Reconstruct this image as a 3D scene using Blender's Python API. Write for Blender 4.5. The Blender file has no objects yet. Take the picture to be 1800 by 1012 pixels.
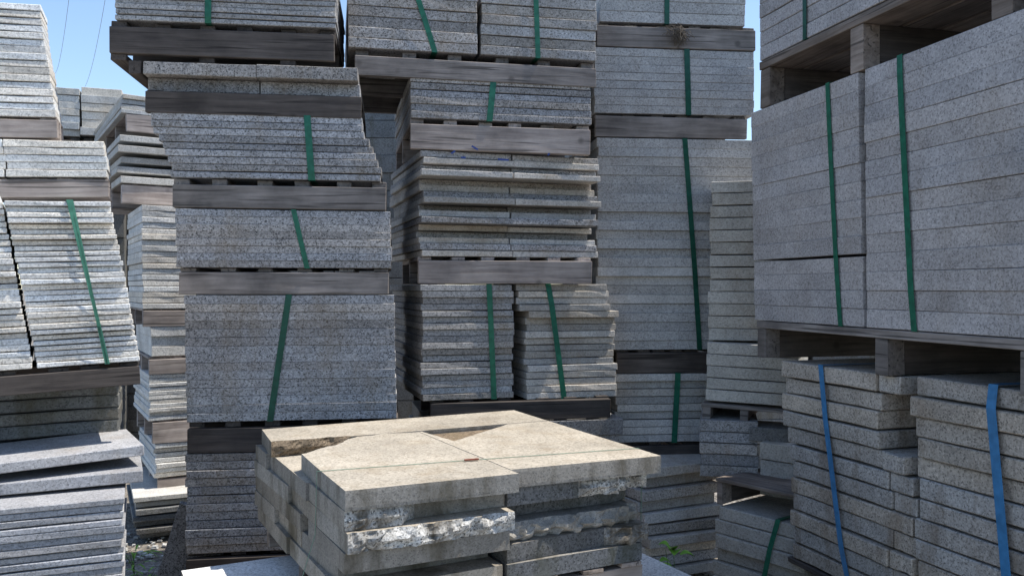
import bpy, bmesh, math, random
from mathutils import Vector, noise
random.seed(7)
C = bpy.context.scene.collection
S = bpy.context.scene
# ---------------------------------------------------------------- camera, sky, sun, exposure
CAMZ = 1.9
FP = 1500.0
cd = bpy.data.cameras.new('camera'); cam = bpy.data.objects.new('camera', cd); C.objects.link(cam)
cam.location = (0, 0, CAMZ); cam.rotation_euler = (math.radians(90), 0, 0)
cd.sensor_width = 36; cd.lens = 36*FP/1800; cd.clip_end = 2000; cd.clip_start = .05
S.camera = cam
SUN_EL = 65; SUN_AZ = 7           # azimuth measured from +X towards +Y
w = bpy.data.worlds.new('World'); S.world = w; w.use_nodes = True
nt = w.node_tree; sky = nt.nodes.new('ShaderNodeTexSky'); sky.sky_type = 'NISHITA'; sky.sun_disc = False
sky.sun_elevation = math.radians(SUN_EL); sky.sun_rotation = math.radians(90-SUN_AZ)
sky.air_density = 1.0; sky.dust_density = .5; sky.ozone_density = 2.2
bg = nt.nodes['Background']; nt.links.new(sky.outputs[0], bg.inputs[0]); bg.inputs[1].default_value = .145
sd = bpy.data.lights.new('sun', 'SUN'); sd.energy = 4.0; sd.angle = math.radians(.5); sd.color = (1, .95, .87)
so = bpy.data.objects.new('sun', sd); C.objects.link(so); so.location = (6, 0, 12)
ce = math.cos(math.radians(SUN_EL))
sv = Vector((ce*math.cos(math.radians(SUN_AZ)), ce*math.sin(math.radians(SUN_AZ)), math.sin(math.radians(SUN_EL))))
so.rotation_euler = sv.to_track_quat('Z', 'Y').to_euler()
S.view_settings.view_transform = 'Standard'; S.view_settings.look = 'None'
S.view_settings.gamma = 1; S.view_settings.use_curve_mapping = False
S.view_settings.exposure = .68

# ---------------------------------------------------------------- materials
def mat(name, rough=.85):
    m = bpy.data.materials.new(name); m.use_nodes = True
    b = m.node_tree.nodes['Principled BSDF']; b.inputs['Roughness'].default_value = rough
    b.inputs['Specular IOR Level'].default_value = .3
    return m, m.node_tree, b
def N(nt, t, **k):
    n = nt.nodes.new(t)
    for a, v in k.items():
        if a in n.inputs: n.inputs[a].default_value = v
        else: setattr(n, a, v)
    return n
def mix(nt, fac, a, b, mode='MIX'):
    n = nt.nodes.new('ShaderNodeMix'); n.data_type = 'RGBA'; n.blend_type = mode
    for i, v in ((0, fac), (6, a), (7, b)):
        if hasattr(v, 'links'): nt.links.new(v, n.inputs[i])
        elif i == 0: n.inputs[0].default_value = v
        else: n.inputs[i].default_value = (*v, 1) if len(v) == 3 else v
    return n.outputs[2]
def ramp(nt, src, stops):
    r = nt.nodes.new('ShaderNodeValToRGB'); e = r.color_ramp.elements
    while len(e) < len(stops): e.new(.5)
    for el, (p, c) in zip(e, stops):
        el.position = p; el.color = (c, c, c, 1) if not hasattr(c, '__len__') else (*c, 1)
    nt.links.new(src, r.inputs[0]); return r.outputs[0]

def granite(name, base, stain=(.22, .16, .09), stain_amt=.25, contrast=1.0, var=.16, bump=.25, dust=.25, spk=170, hue=1.0):
    m, nt, b = mat(name)
    tc = N(nt, 'ShaderNodeNewGeometry'); oi = N(nt, 'ShaderNodeObjectInfo')
    off = N(nt, 'ShaderNodeVectorMath', operation='MULTIPLY_ADD')
    nt.links.new(oi.outputs['Random'], off.inputs[0]); off.inputs[1].default_value = (31, 17, 23)
    nt.links.new(tc.outputs['Position'], off.inputs[2])
    P = off.outputs[0]
    vo = N(nt, 'ShaderNodeTexVoronoi', Scale=spk); nt.links.new(P, vo.inputs['Vector'])
    sp = N(nt, 'ShaderNodeSeparateColor'); nt.links.new(vo.outputs['Color'], sp.inputs[0])
    k = contrast
    g = ramp(nt, sp.outputs[0], [(0, 1-.62*k), (.10, 1-.5*k), (.22, 1-.12*k), (.6, 1.0), (.82, 1.0+.08*k), (1, 1.0+.28*k)])
    fine = N(nt, 'ShaderNodeTexNoise', Scale=75.0, Detail=5.0); nt.links.new(P, fine.inputs['Vector'])
    g2 = ramp(nt, fine.outputs['Fac'], [(.25, 1-.42*k), (.5, 1.0), (.78, 1+.3*k)])
    big = N(nt, 'ShaderNodeTexNoise', Scale=2.3, Detail=6.0, Roughness=.62); nt.links.new(P, big.inputs['Vector'])
    g3 = ramp(nt, big.outputs['Fac'], [(.3, .74), (.5, .97), (.75, 1.18)])
    col = mix(nt, 1.0, base, g, 'MULTIPLY'); col = mix(nt, 1.0, col, g2, 'MULTIPLY'); col = mix(nt, 1.0, col, g3, 'MULTIPLY')
    # rust, dirt and saw dust: streaks running down the faces
    mp = N(nt, 'ShaderNodeMapping'); mp.inputs['Scale'].default_value = (5, 5, 1.6); nt.links.new(tc.outputs['Position'], mp.inputs[0])
    st = N(nt, 'ShaderNodeTexNoise', Scale=1.0, Detail=7.0, Roughness=.65); nt.links.new(mp.outputs[0], st.inputs['Vector'])
    sf = ramp(nt, st.outputs['Fac'], [(.50, 0), (.72, stain_amt*1.6)])
    col = mix(nt, sf, col, stain)
    ds = N(nt, 'ShaderNodeTexNoise', Scale=9.0, Detail=6.0, Roughness=.7); nt.links.new(P, ds.inputs['Vector'])
    df = ramp(nt, ds.outputs['Fac'], [(.52, 0), (.74, dust)])
    col = mix(nt, df, col, tuple(min(.75, c*1.7) for c in base))
    vr = ramp(nt, oi.outputs['Random'], [(0, 1-var), (1, 1+var)])
    col = mix(nt, 1.0, col, vr, 'MULTIPLY')
    m7 = N(nt, 'ShaderNodeMath', operation='MULTIPLY'); m7.inputs[1].default_value = 7.31; nt.links.new(oi.outputs['Random'], m7.inputs[0])
    fr = N(nt, 'ShaderNodeMath', operation='FRACT'); nt.links.new(m7.outputs[0], fr.inputs[0])
    col = mix(nt, 1.0, col, ramp(nt, fr.outputs[0], [(0, (1.0+.05*hue, 1.0, 1-.07*hue)), (.45, (1, 1, 1)), (1, (1-.04*hue, 1.0, 1.0+.05*hue))]), 'MULTIPLY')
    nt.links.new(col, b.inputs['Base Color'])
    bp = N(nt, 'ShaderNodeBump', Strength=bump, Distance=.004)
    nt.links.new(fine.outputs['Fac'], bp.inputs['Height']); nt.links.new(bp.outputs[0], b.inputs['Normal'])
    return m
def wood(name, base, dark, rough=.9):
    m, nt, b = mat(name, rough)
    tc = N(nt, 'ShaderNodeTexCoord'); oi = N(nt, 'ShaderNodeObjectInfo')
    off = N(nt, 'ShaderNodeVectorMath', operation='MULTIPLY_ADD')
    nt.links.new(oi.outputs['Random'], off.inputs[0]); off.inputs[1].default_value = (31, 17, 23)
    nt.links.new(tc.outputs['Object'], off.inputs[2])
    mp = N(nt, 'ShaderNodeMapping'); mp.inputs['Scale'].default_value = (2.2, 34, 34); nt.links.new(off.outputs[0], mp.inputs[0])
    gr = N(nt, 'ShaderNodeTexNoise', Scale=1.0, Detail=6.0, Roughness=.6); gr.inputs['Distortion'].default_value = .7
    nt.links.new(mp.outputs[0], gr.inputs['Vector'])
    bl = N(nt, 'ShaderNodeTexNoise', Scale=3.4, Detail=5.0, Roughness=.6); nt.links.new(off.outputs[0], bl.inputs['Vector'])
    c = mix(nt, ramp(nt, gr.outputs['Fac'], [(.3, 0), (.7, 1)]), dark, base)
    c = mix(nt, 1.0, c, ramp(nt, bl.outputs['Fac'], [(.28, .55), (.5, .95), (.75, 1.3)]), 'MULTIPLY')
    mc = N(nt, 'ShaderNodeMapping'); mc.inputs['Scale'].default_value = (1.5, 55, 55); nt.links.new(off.outputs[0], mc.inputs[0])
    ck = N(nt, 'ShaderNodeTexNoise', Scale=1.0, Detail=2.0); nt.links.new(mc.outputs[0], ck.inputs['Vector'])
    c = mix(nt, ramp(nt, ck.outputs['Fac'], [(.33, .85), (.39, 0)]), c, tuple(x*.22 for x in base))
    kn = N(nt, 'ShaderNodeTexVoronoi', Scale=4.2); nt.links.new(off.outputs[0], kn.inputs['Vector'])
    c = mix(nt, ramp(nt, kn.outputs['Distance'], [(.05, .75), (.12, 0)]), c, tuple(x*.3 for x in base))
    c = mix(nt, 1.0, c, ramp(nt, oi.outputs['Random'], [(0, .72), (1, 1.3)]), 'MULTIPLY')
    nt.links.new(c, b.inputs['Base Color'])
    bp = N(nt, 'ShaderNodeBump', Strength=.5, Distance=.004); nt.links.new(gr.outputs['Fac'], bp.inputs['Height'])
    nt.links.new(bp.outputs[0], b.inputs['Normal'])
    return m
def plain(name, col, rough=.5, var=.0, scale=30):
    m, nt, b = mat(name, rough)
    tc = N(nt, 'ShaderNodeTexCoord'); n = N(nt, 'ShaderNodeTexNoise', Scale=float(scale), Detail=4.0)
    nt.links.new(tc.outputs['Object'], n.inputs['Vector'])
    c = mix(nt, 1.0, col, ramp(nt, n.outputs['Fac'], [(.3, 1-var), (.7, 1+var)]), 'MULTIPLY')
    nt.links.new(c, b.inputs['Base Color']); return m

G_GREY = granite('grey granite', (.35, .335, .32), var=.22)
G_BLUE = granite('blue grey granite', (.335, .325, .32), contrast=1.25, var=.2)
G_TILE = granite('fine grey granite', (.35, .35, .36), hue=.4, contrast=.7, spk=200, stain_amt=.2)
G_BRIGHT = granite('sunlit tone pale granite', (.50, .495, .48), hue=.2, contrast=.5, var=.05, stain_amt=.1)  # paler copy of the pale grey stone, painting in sunlit streaks
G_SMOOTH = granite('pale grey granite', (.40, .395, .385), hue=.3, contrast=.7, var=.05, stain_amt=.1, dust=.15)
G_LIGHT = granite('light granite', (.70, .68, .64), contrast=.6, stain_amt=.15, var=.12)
G_FAR = granite('pale far granite', (.50, .485, .45), contrast=.5, stain_amt=.2)
G_BEIGE = granite('beige granite', (.43, .405, .36), hue=.3, stain_amt=.2, contrast=.55, var=.05)
G_RIGHT = granite('lilac grey granite', (.42, .40, .395), hue=.3, contrast=.7, var=.05, stain_amt=.12, dust=.1)
G_STAIN = granite('rust stained granite', (.42, .385, .345), stain=(.17, .125, .085), stain_amt=.55, contrast=.9, var=.10)
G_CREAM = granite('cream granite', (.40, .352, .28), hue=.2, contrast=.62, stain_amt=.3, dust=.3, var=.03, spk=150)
G_FSIDE = granite('weathered shade toned granite', (.27, .245, .21), stain=(.09, .075, .05), stain_amt=.8, contrast=.6, var=.2, spk=230)  # weathered sides; base darkened to paint in shade on the stack
G_ROUGH = granite('split granite', (.43, .41, .375), stain=(.10, .085, .065), stain_amt=1.0, contrast=1.3, var=.1, bump=.9, dust=.3)
G_BROWN = granite('brown broken granite', (.21, .155, .10), stain_amt=.5, contrast=1.1, bump=.9)
G_LEDGE = granite('sawn cream granite', (.47, .44, .40), contrast=.6, var=.28, stain_amt=.3)
G_SHADY = granite('shade toned dark granite', (.13, .13, .13), stain=(.06, .06, .04), stain_amt=.6)  # darkened copy painting shade on the right front and left gap foot
G_DARK = granite('dirty shade toned granite', (.17, .17, .165), contrast=.8, stain=(.09, .08, .05), stain_amt=.6)  # dirty stone; its dark base also paints in shade behind the gaps
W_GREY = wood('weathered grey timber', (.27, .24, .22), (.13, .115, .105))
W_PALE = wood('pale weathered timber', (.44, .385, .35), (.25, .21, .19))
W_DARK = wood('dark shade toned timber', (.11, .092, .08), (.05, .042, .038))  # dark pallets; the tone also paints shade inside pallet openings
W_WARM = wood('brown timber', (.33, .275, .235), (.16, .125, .10))
M_GREEN = plain('green strap', (.014, .12, .072), .35, .25)
M_DKGREEN = plain('dark green strap', (.008, .07, .045), .35, .25)
M_BLUE = plain('blue strap', (.05, .19, .38), .35, .2)
M_WIRE = plain('faded green wire', (.16, .26, .19), .5, .2)
M_WSTRAP = plain('sunlit tone green strap', (.07, .22, .15), .4, .25)  # lighter green paints in the sun falling on this band
M_BLACK = plain('dark cable', (.25, .28, .33), .6)
M_LEAF = plain('leaf', (.20, .40, .05), .5, .3)
M_STEM = plain('stem', (.10, .17, .05), .6, .3)

# ---------------------------------------------------------------- object helpers
def meta(o, label=None, cat=None, group=None, kind=None):
    for k, v in (('label', label), ('category', cat), ('group', group), ('kind', kind)):
        if v: o[k] = v
    return o
def obj(name, me, parent=None, loc=(0, 0, 0), rot=(0, 0, 0)):
    o = bpy.data.objects.new(name, me); C.objects.link(o)
    if parent: o.parent = parent
    o.location = loc; o.rotation_euler = rot
    return o
def bm_mesh(bm, name, m, smooth=False):
    me = bpy.data.meshes.new(name); bm.normal_update(); bm.to_mesh(me); bm.free()
    for mm in (m if isinstance(m, (list, tuple)) else [m]): me.materials.append(mm)
    if smooth:
        for p in me.polygons: p.use_smooth = True
    return me
def box_mesh(name, x, y, z, m, bev=.003, jit=0., rnd=None, chips=0.):
    """box from the origin to (x,y,z), bevelled, with small irregularities"""
    rnd = rnd or random
    bm = bmesh.new(); bmesh.ops.create_cube(bm, size=1)
    for v in bm.verts:
        v.co = Vector(((v.co.x+.5)*x, (v.co.y+.5)*y, (v.co.z+.5)*z))
        v.co += Vector([rnd.uniform(-jit, jit) for _ in range(3)])
    if chips:
        c = 3
        es = [e for e in bm.edges if abs(e.verts[0].co.x-e.verts[1].co.x) > .5*x and max(e.verts[0].co.y, e.verts[1].co.y) < .5*y]
        bmesh.ops.subdivide_edges(bm, edges=es, cuts=c)
        for v in bm.verts:
            if .03*x < v.co.x < .97*x:
                v.co.y += rnd.uniform(0, chips); v.co.x += rnd.uniform(-.06, .06)*x
                v.co.z += rnd.uniform(0, chips*.5)*(1 if v.co.z < z/2 else -1)
    if bev:
        bmesh.ops.bevel(bm, geom=list(bm.edges), offset=min(bev, z*.2), segments=1, affect='EDGES')
    return bm_mesh(bm, name, m)

class Line:
    """a straight row of stacks on the ground: passes a point and has a heading"""
    def __init__(s, px, d, yaw):
        s.p = Vector(((px-900)/FP*d, d)); s.yaw = math.radians(yaw); s.dir = Vector((math.cos(s.yaw), math.sin(s.yaw)))
    def at(s, px):
        k = (px-900)/FP
        t = (k*s.p.y-s.p.x)/(s.dir.x-k*s.dir.y)
        return s.p+s.dir*t
def zat(py, d): return CAMZ-(py-506)/FP*d

def strap(root, xt, xb, h, dep, prot, wd, m, seg):
    """flat band round a bundle: up the front (pulled taut over what sticks out), over the top, down the back"""
    pts = [(0., prot(0))]
    hull = []
    ps = sorted([(h*i/seg, prot(i/seg)) for i in range(seg+1)])
    for p in ps:                                    # lower convex hull in y (towards the viewer)
        while len(hull) > 1 and (hull[-1][1]-hull[-2][1])*(p[0]-hull[-2][0]) >= (p[1]-hull[-2][1])*(hull[-1][0]-hull[-2][0]): hull.pop()
        hull.append(p)
    path = [(xb+(xt-xb)*z/h, y-.003, z) for z, y in hull]
    path[0] = (path[0][0], path[0][1], -.002); path[-1] = (path[-1][0], path[-1][1], h+.003)
    path += [(xt, dep+.012, h+.003), (xb, dep+.012, -.002)]
    bm = bmesh.new(); rings = []
    cx = sum(p[1] for p in path)/len(path); cz = h/2
    for (x, y, z) in path:
        ny = -1 if y < cx else 1
        nz = (-1 if z < .01 else 1 if z > h-.01 else 0)
        o = Vector((0, ny, nz)).normalized()*.0018
        rings.append([bm.verts.new((x+sx*wd/2+ (o*s).x, y+(o*s).y, z+(o*s).z)) for sx, s in ((-1, 0), (1, 0), (1, 1), (-1, 1))])
    n = len(rings)
    for i in range(n):
        a, b = rings[i], rings[(i+1) % n]
        for j in range(4): bm.faces.new((a[j], a[(j+1) % 4], b[(j+1) % 4], b[j]))
    bmesh.ops.recalc_face_normals(bm, faces=bm.faces)
    return obj('strap', bm_mesh(bm, 'strap', m), root)

def bundle(label, line, xl, xr, yt, yb, n, m, dep=.9, lean=0, roll=0, cols=(0, 1), rows=1, jx=.006, jy=.006, jr=.25,
           straps=(), zt=None, zb=None, xo=None, yo=None, name='slab_bundle', cat='slab stack', group='bundles of stacked granite slabs',
           part='slab', gap=.0012, bev=.003, chips=.004, pitch=0, mats=None, cut=None, open_joint=None):
    PL, PR = line.at(xl), line.at(xr); wdt = (PR-PL).length
    z1 = zat(yt, PL.y) if zt is None else zt
    z0 = zat(yb, PL.y) if zb is None else zb
    h = z1-z0; lean_m = lean/FP*PL.y
    root = obj(name, None); root.location = (PL.x, PL.y, z0); root.rotation_euler = (math.radians(pitch), -math.radians(roll), line.yaw)
    meta(root, label, cat, group)
    t = h/n-gap
    meshes = {}
    rnd = random.Random(sum(map(ord, label)))
    fronts = []
    for i in range(n):
        bx = lean_m*(i+.5)/n+(xo[i] if xo else 0)+rnd.uniform(-jx, jx)
        by = (yo[i] if yo else 0)+rnd.uniform(-jy, jy)
        fy = 1
        for j in range(len(cols)-1):
            for k in range(rows):
                if cut and cut(i, j, k): continue
                cw = (cols[j+1]-cols[j])*wdt
                vv = rnd.randrange(3); mm = mats[i % len(mats)] if mats else m
                oj = open_joint and i == open_joint[0]
                key = (j, vv if not oj else 9, mm.name)
                if key not in meshes:
                    meshes[key] = box_mesh(part, cw-.004, dep/rows-.004, t-(open_joint[1] if oj else .0035 if vv == 2 and gap > .001 else 0), mm, bev, .0012, rnd, chips)
                y = by+rnd.uniform(-jy, jy)*.5+k*dep/rows
                a = math.radians(rnd.uniform(-jr, jr))
                obj(part, meshes[key], root, (bx+cols[j]*wdt+rnd.uniform(-.5, .5)*jx, y, i*h/n+rnd.uniform(0, gap*.4)), (0, 0, a))
                if k == 0: fy = min(fy, y, y+math.sin(a)*cw)
        fronts.append(fy)
    for (xt, xb, wpx, sm) in straps:
        def lx(px):
            p = line.at(px); return (p-PL).dot(line.dir)
        def prot(f): return min(fronts[min(n-1, max(0, int(f*n-.01)))], fronts[min(n-1, int(f*n))])
        strap(root, lx(xt), lx(xb), h, dep+(max(yo) if yo else 0)+jy, prot, wpx/FP*PL.y, sm, n)
    return root

def plank(parent, x0, x1, y0, y1, z0, z1, m, name, along='x', jit=.002):
    if along == 'x':
        me = box_mesh(name, x1-x0, y1-y0, z1-z0, m, .003, jit); return obj(name, me, parent, (x0, y0, z0))
    me = box_mesh(name, y1-y0, x1-x0, z1-z0, m, .003, jit)
    return obj(name, me, parent, (x1, y0, z0), (0, 0, math.pi/2))

def pallet(label, line, xl, xr, yt, yb, m=W_GREY, dep=.9, deck=.03, nb=6, roll=0, zt=None, zb=None, bottom=False, batten=None, group='timber pallets between the bundles', bw=.085, sag=0):
    PL, PR = line.at(xl), line.at(xr); wdt = (PR-PL).length
    z1 = zat(yt, PL.y) if zt is None else zt; z0 = zat(yb, PL.y) if zb is None else zb; h = z1-z0-.002
    root = obj('pallet', None); root.location = (PL.x, PL.y, z0); root.rotation_euler = (0, -math.radians(roll), line.yaw)
    meta(root, label, 'pallet', group)
    b0 = deck if bottom else 0
    for k in range(3):
        y = (-.004, dep/2-.02, dep-.044)[k]
        plank(root, 0, wdt, y, y+.045, b0+.001, h-deck-.001, m, 'bearer', jit=.003)
    rnd = random.Random(sum(map(ord, label)))
    for i in range(nb):
        x = (wdt-bw)*i/(nb-1)+(0 if i in (0, nb-1) else rnd.uniform(-.03, .03))
        plank(root, x, x+bw, rnd.uniform(.02, .05), dep, h-deck, h-.001, m, 'deck_board', 'y')
        if bottom and i % 2 == 0: plank(root, x, x+bw, rnd.uniform(.004, .02), dep, 0, deck, m, 'bottom_board', 'y')
    if batten:
        p0, p1 = (line.at(batten[0])-PL).dot(line.dir), (line.at(batten[1])-PL).dot(line.dir)
        plank(root, p0, p1, .0, dep, -batten[2], -.001, m, 'batten', 'y')
    return root
def pallet_open(label, line, xl, xr, yt, yb, ends, m=W_WARM, dep=.9, deck=.03, roll=0, zt=None, zb=None, nb=6, group='timber pallets between the bundles', bw=.05, clear=False):
    """boards run along the front, the bearers' ends show below them with open holes between"""
    PL, PR = line.at(xl), line.at(xr); wdt = (PR-PL).length
    z1 = zat(yt, PL.y) if zt is None else zt; z0 = zat(yb, PL.y) if zb is None else zb; h = z1-z0-.002
    root = obj('pallet', None); root.location = (PL.x, PL.y, z0); root.rotation_euler = (0, -math.radians(roll), line.yaw)
    meta(root, label, 'pallet', group)
    for px in ends:
        x = (line.at(px)-PL).dot(line.dir); x = min(max(0, x), wdt-bw)
        plank(root, x, x+bw, .006, .10, 0, h-deck-.001, m, 'block')
        if clear and px == ends[0]:
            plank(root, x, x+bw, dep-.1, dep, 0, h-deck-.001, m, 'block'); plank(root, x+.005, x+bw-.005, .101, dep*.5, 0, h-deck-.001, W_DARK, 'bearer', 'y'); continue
        plank(root, x+.005, x+bw-.005, .101, dep, 0, h-deck-.001, W_DARK, 'bearer', 'y')  # dark tone paints the black shade of the openings
    step = dep/nb
    for k in range(nb):
        plank(root, 0, wdt, k*step, k*step+step*.9, h-deck, h-.001, m, 'deck_board')
    return root

# ---------------------------------------------------------------- ground
def ground():
    m, nt, b = mat('gravel ground', .95)
    g = N(nt, 'ShaderNodeNewGeometry')
    a = N(nt, 'ShaderNodeTexNoise', Scale=1.1, Detail=8.0); v = N(nt, 'ShaderNodeTexVoronoi', Scale=38.0)
    nt.links.new(g.outputs['Position'], a.inputs['Vector']); nt.links.new(g.outputs['Position'], v.inputs['Vector'])
    c = mix(nt, ramp(nt, a.outputs['Fac'], [(.4, 0), (.65, 1)]), (.17, .145, .115), (.26, .24, .215))
    sp = N(nt, 'ShaderNodeSeparateColor'); nt.links.new(v.outputs['Color'], sp.inputs[0])
    c = mix(nt, 1.0, c, ramp(nt, sp.outputs[0], [(0, .5), (1, 1.4)]), 'MULTIPLY')
    nt.links.new(c, b.inputs['Base Color'])
    bp = N(nt, 'ShaderNodeBump', Strength=.9, Distance=.02); nt.links.new(v.outputs['Distance'], bp.inputs['Height']); nt.links.new(bp.outputs[0], b.inputs['Normal'])
    bm = bmesh.new(); n = 90
    def c1(i): t = i/n*2-1; return math.copysign(abs(t)**3.2, t)*600
    vs = [[bm.verts.new((c1(i), c1(j)+6, noise.noise(Vector((c1(i)*.9, c1(j)*.9, 0)))*.02-.012)) for i in range(n+1)] for j in range(n+1)]
    for j in range(n):
        for i in range(n): bm.faces.new((vs[j][i], vs[j][i+1], vs[j+1][i+1], vs[j+1][i]))
    meta(obj('ground', bm_mesh(bm, 'ground', m, True)), kind='structure')
ground()

# ---------------------------------------------------------------- second column from the left: tall, leaning
L2 = Line(260, 4.85, 8)
gs = M_GREEN; dg = M_DKGREEN
bundle('thin grey tiles with a green band topping the tall leaning column left of centre', L2, 203, 592, -64, 34, 10, G_GREY, lean=0, jy=.010, jx=.004, straps=[(368, 366, 11, gs)])
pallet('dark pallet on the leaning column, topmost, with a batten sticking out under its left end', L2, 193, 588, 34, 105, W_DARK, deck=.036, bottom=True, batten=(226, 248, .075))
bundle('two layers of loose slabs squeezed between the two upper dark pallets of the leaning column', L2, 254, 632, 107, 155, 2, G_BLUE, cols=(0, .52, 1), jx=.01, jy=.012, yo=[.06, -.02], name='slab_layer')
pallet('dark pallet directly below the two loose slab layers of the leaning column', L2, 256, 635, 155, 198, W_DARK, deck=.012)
bundle('blue grey slabs with a wide green band, stepping outwards at right, on the leaning column', L2, 304, 674, 198, 312, 9, G_BLUE, lean=-28, jx=.010, jy=.0035, straps=[(540, 548, 12, gs)], xo=[0, 0, -.005, -.01, -.015, -.02, -.03, -.04, -.045])
pallet('grey brown pallet under the wide green banded bundle of the leaning column', L2, 304, 679, 312, 365, W_GREY, deck=.036)
bundle('low grey bundle with a slanting green band at mid height of the leaning column', L2, 312, 691, 367, 470, 8, G_BLUE, jx=.005, jy=.0025, lean=-4, gap=.0008, chips=.0015, bev=.002, straps=[(516, 540, 9, gs)])
pallet('pallet above the tallest bundle of the leaning column', L2, 315, 683, 470, 517, W_GREY, deck=.022)
bundle('tall tight speckled bundle with a dark green band leaning left, behind the pale foreground stack', L2, 329, 699, 519, 742, 15, G_BLUE, jx=.004, jy=.0018, lean=-5, straps=[(508, 475, 11, dg)], gap=.0006, chips=.001, bev=.0015)
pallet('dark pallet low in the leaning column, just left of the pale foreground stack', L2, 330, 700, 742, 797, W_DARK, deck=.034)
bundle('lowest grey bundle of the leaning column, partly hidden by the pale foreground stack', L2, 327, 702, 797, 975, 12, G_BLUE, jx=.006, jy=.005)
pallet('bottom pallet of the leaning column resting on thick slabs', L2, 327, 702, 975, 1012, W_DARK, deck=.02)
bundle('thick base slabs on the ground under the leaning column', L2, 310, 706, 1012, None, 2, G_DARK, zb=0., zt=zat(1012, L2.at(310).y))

# ---------------------------------------------------------------- middle column
L3 = Line(725, 5.3, 12)
d6 = L3.at(612).y; zp = zat(83, d6)
bundle('left tile bundle with a slanting green band on top of the middle column', L3, 612, 840, -50, 0, 7, G_BLUE, zb=zp, dep=1.15, jx=.004, straps=[(722, 764, 10, gs)])
bundle('right tile bundle with an upright green band on top of the middle column', L3, 846, 1049, -50, 0, 7, G_GREY, zb=zp, zt=zat(-50, d6), dep=1.15, jx=.006, jy=.010, straps=[(941, 945, 9, gs)])
pallet('wide grey pallet under the two topmost tile bundles of the middle column', L3, 624, 1047, 0, 0, W_GREY, zt=zp, zb=zat(132, L3.at(624).y), deck=.045, dep=1.15)
bundle('low sunstreaked bundle with a short green band, second level of the middle column', L3, 722, 1040, 130, 207, 6, G_BLUE, dep=1.3, jx=.003, jy=.006, straps=[(868, 860, 11, gs)])
L3c = Line(741, 5.3, 17)
pallet('pale knotty pallet resting on the ledged slabs of the middle column', L3, 722, 1037, 207, 262, W_PALE, deck=.032, dep=1.25)
yo = [0, .0, .04, .15, .10, -.04, .03, .13, -.04, .03, .08, .13, -.06, .05, -.01, 0]
bundle('two rows of jutting slabs with cream edges and dark ledges between them, middle column', L3c, 741, 1052, 263, 450, 16, G_LEDGE, dep=1.2, cols=(0, .5, 1), jx=.014, jy=.012, yo=yo, mats=[G_LEDGE, G_BLUE, G_LEDGE, G_GREY])
pallet('pale brown pallet between the jutting slabs and the split pair of bundles, middle column', L3, 735, 1040, 450, 498, W_PALE, deck=.024, dep=1.2)
bundle('left bundle of the split pair with an upright green band, lower middle column', L3c, 742, 903, 500, 705, 18, G_GREY, dep=1.2, jx=.010, jy=.009, jr=.5, straps=[(858, 868, 10, gs)], yo=[0]*13+[-.014]*5)
bundle('right bundle of the split pair, top slabs shifted left, green band leaning, middle column', L3c, 926, 1084, 499, 702, 17, G_LEDGE, dep=1.15, jx=.012, jy=.014, jr=.6, straps=[(962, 990, 10, gs)], xo=[0]*13+[-.065]*4, yo=[0, 0, .01, .0, .0, .02, .0, .03, .03, .0, .02, .035, -.01, -.02, .02, 0, -.01])
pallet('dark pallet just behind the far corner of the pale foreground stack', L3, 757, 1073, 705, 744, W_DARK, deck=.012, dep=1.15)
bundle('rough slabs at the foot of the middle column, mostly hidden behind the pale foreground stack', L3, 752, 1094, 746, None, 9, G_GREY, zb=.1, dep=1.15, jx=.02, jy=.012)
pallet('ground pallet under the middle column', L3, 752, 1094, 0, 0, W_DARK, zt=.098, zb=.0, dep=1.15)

# ---------------------------------------------------------------- column right of centre
L4 = Line(1048, 5.85, 6)
bundle('smooth pale bundle with a dark green band topping the column right of centre', L4, 1055, 1311, -60, 38, 5, G_SMOOTH, dep=.9, jx=.003, jy=.002, straps=[(1172, 1172, 9, dg)], gap=.0006, chips=.001, bev=.0015)
pallet('knotty pallet with a frayed clump on it, topmost in the column right of centre', L4, 1050, 1328, 38, 82, W_GREY, deck=.026)
bundle('pale grey bundle with an upright green band, second from the top right of centre', L4, 1045, 1326, 83, 198, 8, G_SMOOTH, jx=.004, jy=.0015, gap=.0008, chips=.0015, bev=.002, straps=[(1207, 1210, 10, dg)])
pallet('thin pallet on the tallest bundle of the column right of centre', L4, 1047, 1313, 198, 240, W_GREY, deck=.02)
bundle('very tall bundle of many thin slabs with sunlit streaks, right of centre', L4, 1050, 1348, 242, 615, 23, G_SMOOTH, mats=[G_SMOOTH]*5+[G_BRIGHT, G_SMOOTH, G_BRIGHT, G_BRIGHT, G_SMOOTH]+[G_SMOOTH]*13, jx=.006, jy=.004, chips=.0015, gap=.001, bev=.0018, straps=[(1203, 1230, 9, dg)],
       yo=[.012, -.004, .016, .0, .02, .012, .03, .03, -.008, -.012, .022, .0, .012, .0, .004, -.006, 0, 0, .004, 0, 0, 0, 0])
pallet('dark pallet under the very tall streaked bundle right of centre', L4, 1084, 1262, 615, 656, W_DARK, deck=.018)
bundle('short sunlit bundle with a green band, above the fanned slabs', L4, 1082, 1262, 657, 778, 9, G_LEDGE, jx=.012, jy=.012, straps=[(1190, 1184, 10, gs)], jr=.8)
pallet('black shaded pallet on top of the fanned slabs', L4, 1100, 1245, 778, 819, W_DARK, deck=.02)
L4b = Line(1140, 5.45, 24)
bundle('fanned stack of thick sunlit slabs low between the foreground stack and the beige kerbs', L4b, 1132, 1272, 821, None, 10, G_LEDGE, mats=[G_LEDGE, G_GREY, G_LEDGE], zb=.02, jx=.03, jy=.02, jr=3.2, gap=.006, yo=[.0, .03, .02, -.03, .03, -.02, .03, .0, .03, .0], bev=.005)  # lighter stone stands in for sun that is blocked here

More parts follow.
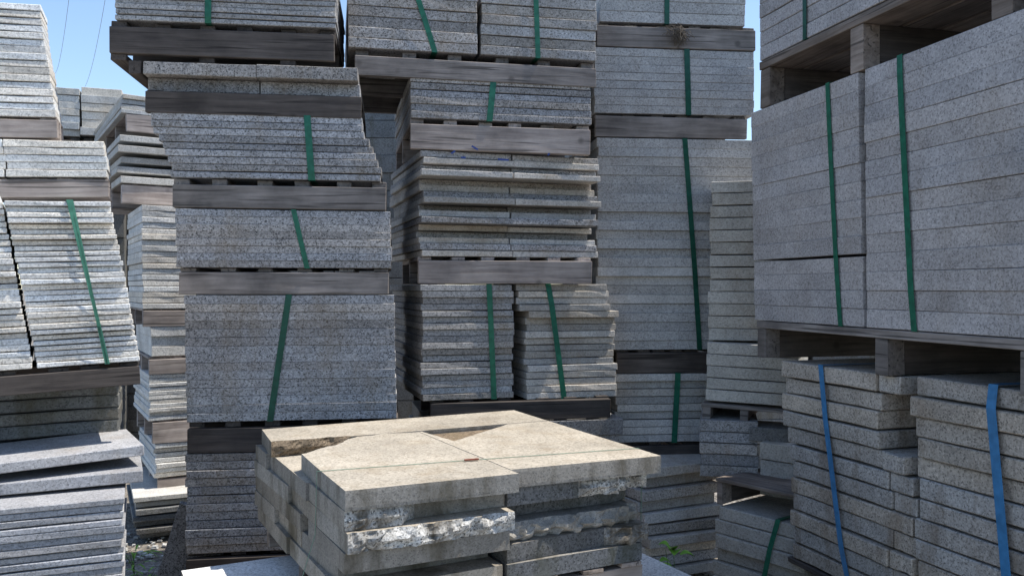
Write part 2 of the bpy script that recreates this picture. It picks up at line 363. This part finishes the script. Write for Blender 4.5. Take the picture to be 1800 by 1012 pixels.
# ---------------------------------------------------------------- beige kerb column
L5 = Line(1245, 5.45, -14); L5b = Line(1240, 5.4, -24); L5c = Line(1230, 5.35, -14)
bundle('tall column of beige kerb blocks beside the big right hand stack', L5, 1245, 1400, 318, 598, 13, G_BEIGE, dep=.7, jx=.006, jy=.003, lean=6, name='kerb_bundle', part='kerb_block', gap=.003, group='bundles of kerb blocks')
bundle('five sloping beige kerb courses at the foot of the beige column', L5b, 1240, 1402, 600, 703, 5, G_BEIGE, dep=.7, roll=-1.5, jx=.006, jy=.003, name='kerb_bundle', part='kerb_block', gap=.003, group='bundles of kerb blocks')
pallet_open('thin sloping pallet under the beige kerb column', L5b, 1232, 1400, 706, 734, (1234, 1300, 1390), W_GREY, dep=.7, roll=-2, deck=.025)
bundle('small pile of grey blocks with a rust spot, under the sloping pallet', L5c, 1230, 1333, 737, 836, 5, G_GREY, dep=.6, jx=.006, name='kerb_bundle', part='kerb_block', group='bundles of kerb blocks')
L5d = Line(1335, 5.2, -40)
bundle('small pile of grey blocks half hidden by the blue strapped kerbs', L5d, 1335, 1400, 775, 868, 3, G_BEIGE, dep=.35, jx=.004, roll=-1, name='kerb_bundle', part='kerb_block', group='bundles of kerb blocks')
o = obj('stone_block', box_mesh('stone_block', .24, .3, .085, G_DARK, .004)); pp = L5d.at(1325)
o.location = (pp.x-.02, pp.y+.03, zat(775, 5.24)); o.rotation_euler = (0, .03, math.radians(-15)); meta(o, 'dark stone block lying on the small grey pile beside the beige kerbs', 'stone')
L5e = Line(1258, 5.12, -52)
pallet_open('pallet with a slanting reddish front board over black gaps, left of the blue strapped kerbs', L5e, 1258, 1410, 838, 884, (1259, 1400), W_WARM, dep=.95, deck=.022, bw=.035)  # depth extended past the slabs below to block sun
bundle('dark loosely piled slabs with a green band, low down left of the blue strapped kerbs', L5e, 1256, 1415, 886, None, 6, G_BEIGE, zb=.1, dep=.6, jx=.03, jy=.02, jr=1.2, straps=[(1368, 1340, 9, gs)], bev=.006)
pallet('ground pallet under the loosely piled dark slabs', L5e, 1256, 1415, 0, 0, W_DARK, zt=.098, zb=0, dep=.6)

# ---------------------------------------------------------------- big right hand stack
LR = Line(1325, 5.0, -75.7)
ge = 'big granite bundles stacked on the right'
DR = 1.15
bundle('highest kerb bundle on the right, leaving the top of the picture', LR, 1335, 1900, 0, 0, 5, G_RIGHT, zb=3.21, zt=3.62, dep=DR, jx=.003, jy=.003, straps=[(1416, 1416, 10, dg), (1589, 1589, 10, dg)], name='kerb_bundle', part='kerb_block', group=ge, cols=(0, .5, 1))
pallet_open('upper brown pallet on the right with sky showing through it', LR, 1335, 1900, 0, 0, (1335, 1492, 1740, 1890), W_WARM, zt=3.208, zb=2.935, dep=DR, clear=True, deck=.05, bw=.10, nb=5)
bundle('left half of the big right hand bundle with a green band and an open joint', LR, 1327, 1519, 0, 0, 14, G_RIGHT, zb=1.715, zt=2.93, dep=DR, lean=-15, jx=.003, jy=.0025, straps=[(1455, 1478, 10, gs)], open_joint=(3, .011), name='kerb_bundle', part='kerb_block', group=ge, gap=.0006, bev=.0018, chips=.002)
bundle('right half of the big right hand bundle with a broad green band', LR, 1523, 1900, 0, 0, 14, G_RIGHT, zb=1.715, zt=2.93, dep=DR, lean=-5, jx=.004, jy=.0025, straps=[(1583, 1608, 13, gs)], name='kerb_bundle', part='kerb_block', group=ge, gap=.0006, bev=.0018, chips=.002)
pallet_open('brown pallet with two black openings under the big right hand bundle', LR, 1330, 1900, 0, 0, (1330, 1536, 1790, 1890), W_GREY, zt=1.712, zb=1.50, dep=DR+.16, deck=.042, bw=.085, nb=5)  # deck deepened beyond the bundle to block sun from behind
LR2 = Line(1375, 4.72, -73)
bundle('rust stained kerb pile with a narrow blue band, left under the right hand pallet', LR2, 1395, 1612, 0, 0, 12, G_STAIN, zb=.44, zt=1.50, dep=DR, lean=-20, jx=.012, jy=.012, jr=.5, chips=.008, straps=[(1443, 1492, 12, M_BLUE)], cols=(0, .84, 1), cut=lambda i, j, k: i in (8, 9, 10) and j == 1, name='kerb_bundle', part='kerb_block', group=ge, gap=.004, bev=.005,
       xo=[0, 0, 0, 0, .0, 0, -.01, -.02, -.05, -.05, -.05, -.05])
bundle('kerb pile with a broad blue band at the right edge', LR2, 1614, 1900, 0, 0, 12, G_STAIN, zb=.44, zt=1.515, dep=DR, lean=-12, jx=.014, jy=.012, jr=.5, chips=.008, straps=[(1745, 1790, 18, M_BLUE)], name='kerb_bundle', part='kerb_block', group=ge, gap=.004, bev=.005)
pallet_open('lowest pallet on the right, black underneath, at the bottom edge', LR2, 1385, 1900, 0, 0, (1440, 1640, 1860), W_DARK, zt=.438, zb=.26, dep=DR, deck=.03, bw=.08, nb=5)
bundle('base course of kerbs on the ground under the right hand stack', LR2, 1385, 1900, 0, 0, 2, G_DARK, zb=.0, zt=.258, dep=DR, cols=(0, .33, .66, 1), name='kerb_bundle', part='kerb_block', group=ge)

# ---------------------------------------------------------------- far left column
L1a = Line(0, 4.5, 22); L1 = Line(0, 3.92, 29); L1d = Line(0, 4.28, 22); L1e = Line(0, 3.62, 24)
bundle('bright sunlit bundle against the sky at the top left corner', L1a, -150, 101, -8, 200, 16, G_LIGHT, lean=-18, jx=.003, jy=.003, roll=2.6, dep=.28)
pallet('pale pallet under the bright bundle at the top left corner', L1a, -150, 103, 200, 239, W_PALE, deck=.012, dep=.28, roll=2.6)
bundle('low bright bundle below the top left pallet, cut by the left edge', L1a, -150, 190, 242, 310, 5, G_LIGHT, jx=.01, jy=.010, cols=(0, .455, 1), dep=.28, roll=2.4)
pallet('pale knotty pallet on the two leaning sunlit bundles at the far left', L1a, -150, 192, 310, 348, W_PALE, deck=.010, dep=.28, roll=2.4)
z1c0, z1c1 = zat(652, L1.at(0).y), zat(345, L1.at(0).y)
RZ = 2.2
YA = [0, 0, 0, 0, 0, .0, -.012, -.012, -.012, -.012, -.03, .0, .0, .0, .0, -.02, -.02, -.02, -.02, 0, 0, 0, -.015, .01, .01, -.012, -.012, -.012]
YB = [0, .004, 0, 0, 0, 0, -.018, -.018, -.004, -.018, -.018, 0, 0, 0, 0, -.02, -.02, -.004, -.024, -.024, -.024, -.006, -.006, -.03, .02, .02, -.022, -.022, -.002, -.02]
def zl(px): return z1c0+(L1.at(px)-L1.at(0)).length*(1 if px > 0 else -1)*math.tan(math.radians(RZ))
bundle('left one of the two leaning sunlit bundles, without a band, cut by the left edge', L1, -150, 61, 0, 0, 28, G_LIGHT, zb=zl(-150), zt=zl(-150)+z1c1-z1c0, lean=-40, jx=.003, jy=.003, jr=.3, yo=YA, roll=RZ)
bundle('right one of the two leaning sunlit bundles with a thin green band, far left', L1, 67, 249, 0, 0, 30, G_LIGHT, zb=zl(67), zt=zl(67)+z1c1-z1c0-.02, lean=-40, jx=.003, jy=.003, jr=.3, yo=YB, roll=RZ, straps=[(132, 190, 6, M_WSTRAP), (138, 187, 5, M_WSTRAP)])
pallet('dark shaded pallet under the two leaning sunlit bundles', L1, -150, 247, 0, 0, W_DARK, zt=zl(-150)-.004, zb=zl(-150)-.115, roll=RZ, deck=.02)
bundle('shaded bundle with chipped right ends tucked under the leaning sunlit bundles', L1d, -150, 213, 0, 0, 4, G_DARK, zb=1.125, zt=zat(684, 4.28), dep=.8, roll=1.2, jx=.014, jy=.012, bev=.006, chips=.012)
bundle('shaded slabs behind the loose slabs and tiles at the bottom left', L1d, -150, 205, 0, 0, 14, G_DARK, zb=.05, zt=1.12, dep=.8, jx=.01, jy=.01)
def slab_thing(label, px, d, yaw, w, dp, t, z, roll=0, pitch=0, m=G_TILE):
    o = obj('loose_slab', box_mesh('loose_slab', w, dp, t, m, .004, .002, chips=.006)); k = (px-900)/FP
    o.location = (k*d, d, z); o.rotation_euler = (math.radians(pitch), -math.radians(roll), math.radians(yaw))
    return meta(o, label, 'slab')
slab_thing('bluish slab with a pointed corner lying askew, upper of two loose slabs at left', -160, 3.62, 33, .93, .5, .05, 1.06, 2.0, 1.2)
slab_thing('lower of the two loose bluish slabs at the left, under the skewed one', -150, 3.66, 25, .90, .5, .055, .972, .8)
bundle('tall pile of thin shaded tiles with a broad blue top at the bottom left corner', L1e, -150, 219, 0, 0, 28, G_TILE, zb=.1, zt=.968, jx=.006, jy=.005, jr=.6, chips=.004, dep=.55)
pallet('ground pallet under the thin tiles at the bottom left corner', L1e, -150, 219, 0, 0, W_DARK, zt=.098, zb=0)

# ---------------------------------------------------------------- sunlit column behind, between the two left columns
LB = Line(250, 6.6, 30)
fb = 'narrow column behind the left gap'
LT = Line(100, 8.4, 20)
bundle('far pale bundle against the sky beside the top left bundle', LT, 98, 140, 153, 238, 7, G_FAR, dep=1.4, jy=.01)
bundle('far pale bundle with banded edges, second behind the left gap', LT, 143, 215, 152, 238, 6, G_FAR, dep=1.4, jy=.02, jx=.015)
pallet('far pallet under the two pale bundles against the sky', LT, 60, 220, 0, 0, W_DARK, zt=zat(238, LT.at(98).y)-.004, zb=zat(250, LT.at(98).y)-.12, dep=1.4)
bundle('far stack of slabs carrying the two pale bundles against the sky', LT, 60, 220, 0, 0, 12, G_DARK, zt=zat(250, LT.at(98).y)-.122, zb=.0, dep=1.4, jy=.02)
LU = Line(222, 6.9, 32)
bundle('pale slabs seen cornerwise at the top of the narrow column in the left gap', LU, 213, 345, 164, 198, 4, G_FAR, dep=1.9, jy=.015, jx=.01, roll=-1)
pallet('topmost pallet of the narrow column in the left gap', LU, 222, 345, 198, 231, W_PALE, dep=1.3, deck=.008)
bundle('separated slabs with black gaps between them in the left gap, above a brown pallet', LU, 209, 345, 232, 322, 5, G_FAR, dep=1.2, jx=.012, jy=.02, gap=.028)
pallet('brown pallet below the separated slabs in the left gap', LU, 214, 345, 322, 357, W_PALE, dep=1.2, deck=.008)
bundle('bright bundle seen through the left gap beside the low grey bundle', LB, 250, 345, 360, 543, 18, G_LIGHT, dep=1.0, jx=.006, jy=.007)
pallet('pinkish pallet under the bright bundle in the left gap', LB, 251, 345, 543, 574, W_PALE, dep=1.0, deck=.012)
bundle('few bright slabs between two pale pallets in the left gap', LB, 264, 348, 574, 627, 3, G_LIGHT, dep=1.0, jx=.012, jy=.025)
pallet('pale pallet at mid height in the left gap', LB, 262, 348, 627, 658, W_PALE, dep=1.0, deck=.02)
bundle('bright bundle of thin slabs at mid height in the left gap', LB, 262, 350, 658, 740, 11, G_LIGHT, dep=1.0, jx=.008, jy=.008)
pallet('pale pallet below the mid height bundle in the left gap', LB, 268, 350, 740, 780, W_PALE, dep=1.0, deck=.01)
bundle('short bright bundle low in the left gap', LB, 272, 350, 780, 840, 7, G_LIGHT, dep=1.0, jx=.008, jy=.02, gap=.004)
pallet('lowest pale pallet in the left gap', LB, 277, 350, 840, 870, W_PALE, dep=1.0, deck=.01)
LB2 = Line(235, 6.35, 26)
bundle('wider slabs on the ground at the foot of the left gap', LB2, 236, 350, 872, None, 7, G_FAR, zb=.02, dep=1.2, jx=.03, jy=.03, gap=.006, mats=[G_DARK, G_SHADY, G_DARK, G_DARK, G_DARK, G_FAR, G_FAR])  # darker courses paint in the shade at the foot
# slab leaning against the base of the leaning column
o = obj('leaning_slab', box_mesh('leaning_slab', .34, .05, .62, G_BLUE, .004, .002)); o.location = ((262-900)/FP*5.2, 5.2, .0)
o.rotation_euler = (math.radians(4), math.radians(17), math.radians(14)); meta(o, 'shaded slab leaning on the foot of the tall leaning column', 'slab')

# ---------------------------------------------------------------- dark stacks added behind the gaps to block bright sky and ground
LF = Line(560, 8.9, 0)
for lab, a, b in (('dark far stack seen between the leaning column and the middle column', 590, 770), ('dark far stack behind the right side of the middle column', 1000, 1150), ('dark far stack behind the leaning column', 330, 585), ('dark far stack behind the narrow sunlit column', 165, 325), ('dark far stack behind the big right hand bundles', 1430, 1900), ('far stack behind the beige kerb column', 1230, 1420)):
    bundle(lab, LF, a, b, {590: 150, 330: 215, 165: 330, 1000: 250}.get(a, 330), None, 22, G_DARK, zb=0., dep=1.0, jx=.01, jy=.015, group='dark stacks added to block light behind the gaps')

# ---------------------------------------------------------------- foreground stack
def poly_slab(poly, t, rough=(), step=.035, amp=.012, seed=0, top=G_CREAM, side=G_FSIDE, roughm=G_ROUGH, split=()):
    """slab from its outline; rough edges are split stone, the others sawn"""
    rnd = random.Random(seed); bm = bmesh.new(); pts = []; kinds = []
    n = len(poly)
    for i in range(n):
        a, b = Vector(poly[i]), Vector(poly[(i+1) % n]); r = i in rough
        k = max(1, int((b-a).length/(step*.5 if r else .25)))
        nrm = Vector(((b-a).y, -(b-a).x)).normalized()
        for j in range(k):
            pts.append((a.lerp(b, j/k), nrm, r and 0 < j)); kinds.append(r)
    L = 6 if rough else 1
    lv = []
    for q in range(L+1):
        row = []
        for (p, nr, r) in pts:
            z = t*q/L; c = p.copy()
            if r:
                e = noise.noise(Vector((p.x*22+seed, p.y*22, z*30)))+.5*noise.noise(Vector((p.x*60, p.y*60+seed, z*80)))
                mid = 1-abs(2*q/L-1)
                c += nr*(amp*(e*.9)+amp*.7*mid-amp*.5)
            elif q in (0, L): c -= nr*.001
            row.append(bm.verts.new((c.x, c.y, z)))
        lv.append(row)
    m = len(pts)
    for q in range(L):
        for i in range(m):
            f = bm.faces.new((lv[q][i], lv[q][(i+1) % m], lv[q+1][(i+1) % m], lv[q+1][i])); f.material_index = 2 if kinds[i] else 1
    f1 = bm.faces.new(lv[L]); f0 = bm.faces.new(list(reversed(lv[0])))
    f1.material_index = 0; f0.material_index = 1
    bm.normal_update()
    bmesh.ops.triangulate(bm, faces=[f1, f0], quad_method='FIXED', ngon_method='EAR_CLIP')
    bmesh.ops.recalc_face_normals(bm, faces=bm.faces)
    return bm_mesh(bm, 'slab', [top, side, roughm])
def FS(root, poly, z, t, **k):
    return obj('slab', poly_slab(poly, t, **k), root, (0, 0, z))
FA = Vector((-.5761, 2.9494)); FYAW = math.radians(27.4)
ZT = 1.2; T = .0735; ZB = ZT-6*T
F = obj('slab_stack', None); F.location = (FA.x, FA.y, ZB); F.rotation_euler = (0, 0, FYAW)
meta(F, 'low foreground stack of broken cream topped slabs with a thin green wire across it', 'slab stack')
W, V = 1.352, 1.447
def zc(i): return ZT-ZB-(i+1)*T+.001     # base height of course i counted from the top
t = T-.002
# top course
FS(F, [(0, 0), (.664, -.028), (.6655, 1.02), (.50, 1.05), (.36, 1.035), (.30, .99), (.235, .90), (.13, .82), (.024, .73), (.01, .40)], zc(0), t, rough=(3, 4, 5, 6, 7), seed=1, roughm=G_BROWN)
FS(F, [(.668, .045), (1.352, .0), (1.38, .65), (1.40, 1.035), (1.16, 1.035), (.72, .715), (.685, 1.025), (.668, 1.025)], zc(0), t, rough=(4, 5), amp=.004, seed=2, roughm=G_BROWN)
obj('broken_piece', poly_slab([(.72, .72), (1.14, 1.03), (.69, 1.03)], t*.72, seed=31, top=G_BROWN, side=G_BROWN), F, (0, 0, zc(0)+.001))
FS(F, [(-.03, 1.075), (.26, 1.07), (.34, 1.055), (.7, 1.045), (1.40, 1.045), (1.421, V+.02), (.7, V+.01), (0, V)], zc(0), t, rough=(0, 1), amp=.018, seed=3, roughm=G_BROWN)
# second course; most tops from here are darkened to paint in shade
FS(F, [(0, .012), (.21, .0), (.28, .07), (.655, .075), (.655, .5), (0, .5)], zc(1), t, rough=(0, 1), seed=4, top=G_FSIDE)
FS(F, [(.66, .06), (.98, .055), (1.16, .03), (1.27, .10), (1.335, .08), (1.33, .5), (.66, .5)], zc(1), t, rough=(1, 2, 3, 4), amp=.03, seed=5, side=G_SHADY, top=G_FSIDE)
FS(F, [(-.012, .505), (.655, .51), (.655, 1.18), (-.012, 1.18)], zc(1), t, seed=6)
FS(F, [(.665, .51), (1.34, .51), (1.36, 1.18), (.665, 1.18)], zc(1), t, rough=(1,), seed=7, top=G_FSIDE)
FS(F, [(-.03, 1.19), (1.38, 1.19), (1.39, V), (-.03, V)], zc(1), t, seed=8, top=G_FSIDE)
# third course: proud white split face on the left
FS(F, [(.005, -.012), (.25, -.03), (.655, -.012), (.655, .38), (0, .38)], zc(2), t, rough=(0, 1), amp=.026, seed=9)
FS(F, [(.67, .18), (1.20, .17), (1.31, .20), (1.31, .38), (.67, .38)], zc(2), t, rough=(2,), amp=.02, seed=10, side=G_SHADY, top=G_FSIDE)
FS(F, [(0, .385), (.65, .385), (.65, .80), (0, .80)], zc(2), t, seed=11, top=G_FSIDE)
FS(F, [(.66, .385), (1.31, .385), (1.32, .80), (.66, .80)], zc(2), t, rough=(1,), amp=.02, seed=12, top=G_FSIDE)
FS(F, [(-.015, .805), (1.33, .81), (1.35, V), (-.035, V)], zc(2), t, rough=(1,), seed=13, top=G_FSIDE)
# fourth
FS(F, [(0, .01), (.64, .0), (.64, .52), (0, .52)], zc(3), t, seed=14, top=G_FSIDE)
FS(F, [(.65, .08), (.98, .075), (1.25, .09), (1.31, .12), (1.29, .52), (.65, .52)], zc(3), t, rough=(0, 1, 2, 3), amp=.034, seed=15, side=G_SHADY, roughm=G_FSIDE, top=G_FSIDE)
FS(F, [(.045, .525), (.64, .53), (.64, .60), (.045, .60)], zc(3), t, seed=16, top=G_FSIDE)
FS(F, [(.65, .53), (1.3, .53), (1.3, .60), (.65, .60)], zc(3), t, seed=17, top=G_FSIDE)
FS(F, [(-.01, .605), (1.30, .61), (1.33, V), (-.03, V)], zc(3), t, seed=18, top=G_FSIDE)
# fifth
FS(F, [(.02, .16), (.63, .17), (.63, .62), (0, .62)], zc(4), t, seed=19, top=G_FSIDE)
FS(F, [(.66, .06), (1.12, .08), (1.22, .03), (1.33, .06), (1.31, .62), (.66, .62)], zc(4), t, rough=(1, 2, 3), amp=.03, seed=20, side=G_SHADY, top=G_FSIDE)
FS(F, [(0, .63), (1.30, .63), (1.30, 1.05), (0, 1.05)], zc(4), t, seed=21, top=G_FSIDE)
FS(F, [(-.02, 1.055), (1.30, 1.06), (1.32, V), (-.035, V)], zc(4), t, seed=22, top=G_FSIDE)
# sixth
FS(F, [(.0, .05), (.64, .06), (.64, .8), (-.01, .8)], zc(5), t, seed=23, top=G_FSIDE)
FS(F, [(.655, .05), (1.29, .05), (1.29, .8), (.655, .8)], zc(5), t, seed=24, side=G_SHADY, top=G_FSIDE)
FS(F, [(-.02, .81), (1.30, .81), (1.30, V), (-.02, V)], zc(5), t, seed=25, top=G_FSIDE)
# thin wire over the top and down the left side
def tube(bm, pts, r, ns=6):
    rings = []
    for i, p in enumerate(pts):
        p = Vector(p); a = Vector(pts[max(0, i-1)]); b = Vector(pts[min(len(pts)-1, i+1)]); d = (b-a).normalized()
        u = d.orthogonal().normalized(); v = d.cross(u); rr = r[i] if hasattr(r, '__len__') else r
        rings.append([bm.verts.new(p+(u*math.cos(2*math.pi*k/ns)+v*math.sin(2*math.pi*k/ns))*rr) for k in range(ns)])
    for A_, B_ in zip(rings, rings[1:]):
        for k in range(ns): bm.faces.new((A_[k], A_[(k+1) % ns], B_[(k+1) % ns], B_[k]))
H6 = ZT-ZB
def flat(bm, pts, wv, th):
    """flat strap through points with width vector wv"""
    wv = Vector(wv)/2; rings = []
    for p, nrm in pts:
        p = Vector(p); n_ = Vector(nrm)*th
        rings.append([bm.verts.new(q) for q in (p-wv, p+wv, p+wv+n_, p-wv+n_)])
    for A_, B_ in zip(rings, rings[1:]):
        for k in range(4): bm.faces.new((A_[k], A_[(k+1) % 4], B_[(k+1) % 4], B_[k]))
    bmesh.ops.recalc_face_normals(bm, faces=bm.faces)
bm = bmesh.new()
flat(bm, [((-.075, .36, 0), (-1, 0, 0)), ((-.012, .36, H6*.45), (-1, 0, 0)), ((-.008, .35, H6+.001), (-.7, 0, .7)), ((.02, .345, H6+.001), (0, 0, 1)), ((.62, .27, H6+.001), (0, 0, 1)), ((1.36, .17, H6+.001), (0, 0, 1)), ((1.375, .17, H6-.01), (1, 0, 0)), ((1.37, .17, 0), (1, 0, 0))], (0, .004, 0), .0015)
obj('strap', bm_mesh(bm, 'strap', M_WIRE), F)
bm = bmesh.new(); bmesh.ops.create_cube(bm, size=1)
for v in bm.verts: v.co = Vector((v.co.x*.06, v.co.y*.012, v.co.z*.005))
o = obj('clasp', bm_mesh(bm, 'clasp', plain('rusty clasp', (.20, .06, .035), .8)), F, (.60, .262, H6+.006), (0, 0, math.radians(-6)))
# pallet and big slab under the foreground stack
P = obj('pallet', None); P.location = (FA.x, FA.y, .632); P.rotation_euler = (0, 0, FYAW)
meta(P, 'brown pallet under the cream topped foreground stack', 'pallet', 'timber pallets between the bundles')
hP = ZB-.634
for y in (.06, .70, 1.36): plank(P, .02, 1.30, y, y+.07, .0, hP-.022, W_WARM, 'bearer')
for x in (.03, .28, .53, .78, 1.0, 1.19): plank(P, x, x+.10, .05, 1.44, hP-.021, hP-.001, W_WARM, 'deck_board', 'y')
Bs = obj('slab_stack', None); Bs.location = (FA.x, FA.y, 0); Bs.rotation_euler = (0, 0, FYAW)
meta(Bs, 'broad base of big slabs under the foreground pallet, sunlit corners showing at the bottom edge', 'slab stack')
for i in range(7):
    k = .63/7
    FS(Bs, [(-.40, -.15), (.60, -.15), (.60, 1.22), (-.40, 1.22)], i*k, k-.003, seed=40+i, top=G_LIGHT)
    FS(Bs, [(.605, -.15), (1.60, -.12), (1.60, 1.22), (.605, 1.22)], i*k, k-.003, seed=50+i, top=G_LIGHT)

# ---------------------------------------------------------------- power cables, weeds
def cable(label, a, b, r):
    bm = bmesh.new(); n = 14; A_, B_ = Vector(a), Vector(b)
    tube(bm, [A_.lerp(B_, i/n)-Vector((0, 0, .5*(1-(2*i/n-1)**2))) for i in range(n+1)], r)
    meta(obj('power_cable', bm_mesh(bm, 'power_cable', M_BLACK)), label, 'cable', 'power cables in the sky')
def wp(px, py, d): return ((px-900)/FP*d, d, zat(py, d))
cable('left one of the two faint power cables in the sky patch at the upper left', wp(128, -60, 14), wp(94, 130, 26), .004)
cable('right one of the two faint power cables in the sky patch at the upper left', wp(196, -70, 14), wp(143, 160, 26), .004)

def leaf(bm, base, dirv, ln, wd, droop):
    dirv = Vector(dirv).normalized(); side = dirv.cross(Vector((0, 0, 1))).normalized(); n = 5; prev = None
    for i in range(n+1):
        s = i/n; c = Vector(base)+dirv*ln*s-Vector((0, 0, droop*s*s)); ww = wd*math.sin(math.pi*min(.97, s*.9+.08))
        cur = (bm.verts.new(c-side*ww+Vector((0, 0, ww*.35))), bm.verts.new(c), bm.verts.new(c+side*ww+Vector((0, 0, ww*.35))))
        if prev:
            bm.faces.new((prev[0], prev[1], cur[1], cur[0])); bm.faces.new((prev[1], prev[2], cur[2], cur[1]))
        prev = cur
def weed(label, x, y, h, n, ll, seed, wd=.02, z0=0):
    rnd = random.Random(seed); r = obj('weed', None); r.location = (x, y, z0); meta(r, label, 'weed')
    bm = bmesh.new()
    for i in range(3):
        a = rnd.uniform(0, 6.28); tube(bm, [(0, 0, 0), (.02*math.cos(a), .02*math.sin(a), h*.5), (.06*math.cos(a), .06*math.sin(a), h*rnd.uniform(.8, 1))], [.004, .003, .0015])
    obj('stem', bm_mesh(bm, 'stem', M_STEM), r)
    for i in range(n):
        bm = bmesh.new(); a = rnd.uniform(0, 6.28); s = rnd.uniform(.35, 1.)
        leaf(bm, (.03*math.cos(a)*s, .03*math.sin(a)*s, h*s), (math.cos(a), math.sin(a), rnd.uniform(.2, .9)), ll*rnd.uniform(.6, 1), wd, ll*.35)
        obj('leaf', bm_mesh(bm, 'leaf', M_LEAF, True), r)
weed('bright green weed beside the right end of the foreground stack', .845, 4.42, .58, 12, .12, 3, .032)
weed('green grassy weed at the foot of the tiles near the bottom left corner', -2.50, 5.65, .16, 14, .20, 5, .008)
weed('second small grassy weed in the dark gap near the bottom left corner', -2.30, 5.35, .12, 12, .16, 9, .007)

# frayed clump of straw coloured fibre caught on the topmost pallet right of centre
rt = obj('frayed_rope', None); rnd = random.Random(4)
pc = L4.at(1190); rt.location = (pc.x, pc.y-.02, zat(62, pc.y)); meta(rt, 'frayed brown clump of rope fibre caught on the knotty topmost pallet right of centre', 'rope')
M_FIB = plain('rope fibre', (.11, .09, .07), .9, .3)
bm = bmesh.new()
for i in range(110):
    a = rnd.uniform(0, 6.28); x = rnd.gauss(0, .03); z = rnd.gauss(.01, .02); L_ = rnd.uniform(.03, .07); y = rnd.uniform(-.035, .0)
    p = Vector((x, y, z)); d = Vector((rnd.gauss(0, .4), -.1, rnd.gauss(-.4, .7))).normalized()
    tube(bm, [p, p+d*L_*.5+Vector((rnd.gauss(0, .012), -.01, 0)), p+d*L_+Vector((rnd.gauss(0, .02), 0, -.02))], .0022, 3)
obj('fibres', bm_mesh(bm, 'fibres', M_FIB), rt)
# blue crayon strokes on the top ledges of the jutting slabs
M_CRAY = plain('blue crayon', (.03, .06, .22), .8)
jut = [o for o in C.objects if o.get('label', '').startswith('two rows of jutting')][0]
PLm = L3c.at(741)
for px, py, ln, an in ((824, 261, .075, -28), (806, 281, .05, 0), (870, 284, .12, -2), (958, 277, .03, 50), (790, 274, .05, 35)):
    p = L3c.at(px); x = (p-PLm).dot(L3c.dir); z = zat(py, p.y)-jut.location.z
    obj('crayon_mark', box_mesh('crayon_mark', ln*.6, .0015, .011, M_CRAY, 0), jut, (x, -.066, z), (0, -math.radians(an), 0))

# stone chips on the ground in the open gap on the left
rnd = random.Random(12); bm = bmesh.new()
for i in range(420):
    x, y = (rnd.uniform(-3.3, -1.9), rnd.uniform(4.9, 6.6)) if i < 260 else (rnd.uniform(.6, 1.3), rnd.uniform(4.6, 5.4))
    sz = rnd.uniform(.008, .035); c = Vector((x, y, sz*.2))
    r4 = bmesh.ops.create_cube(bm, size=1)['verts']
    for v in r4: v.co = c+Vector((v.co.x*sz*rnd.uniform(.6, 1.5), v.co.y*sz*rnd.uniform(.6, 1.4), v.co.z*sz*rnd.uniform(.3, .8)))
meta(obj('stone_chips', bm_mesh(bm, 'stone_chips', G_FAR)), 'grey stone chips scattered on the ground in the gaps between the stacks', 'gravel', kind='stuff')
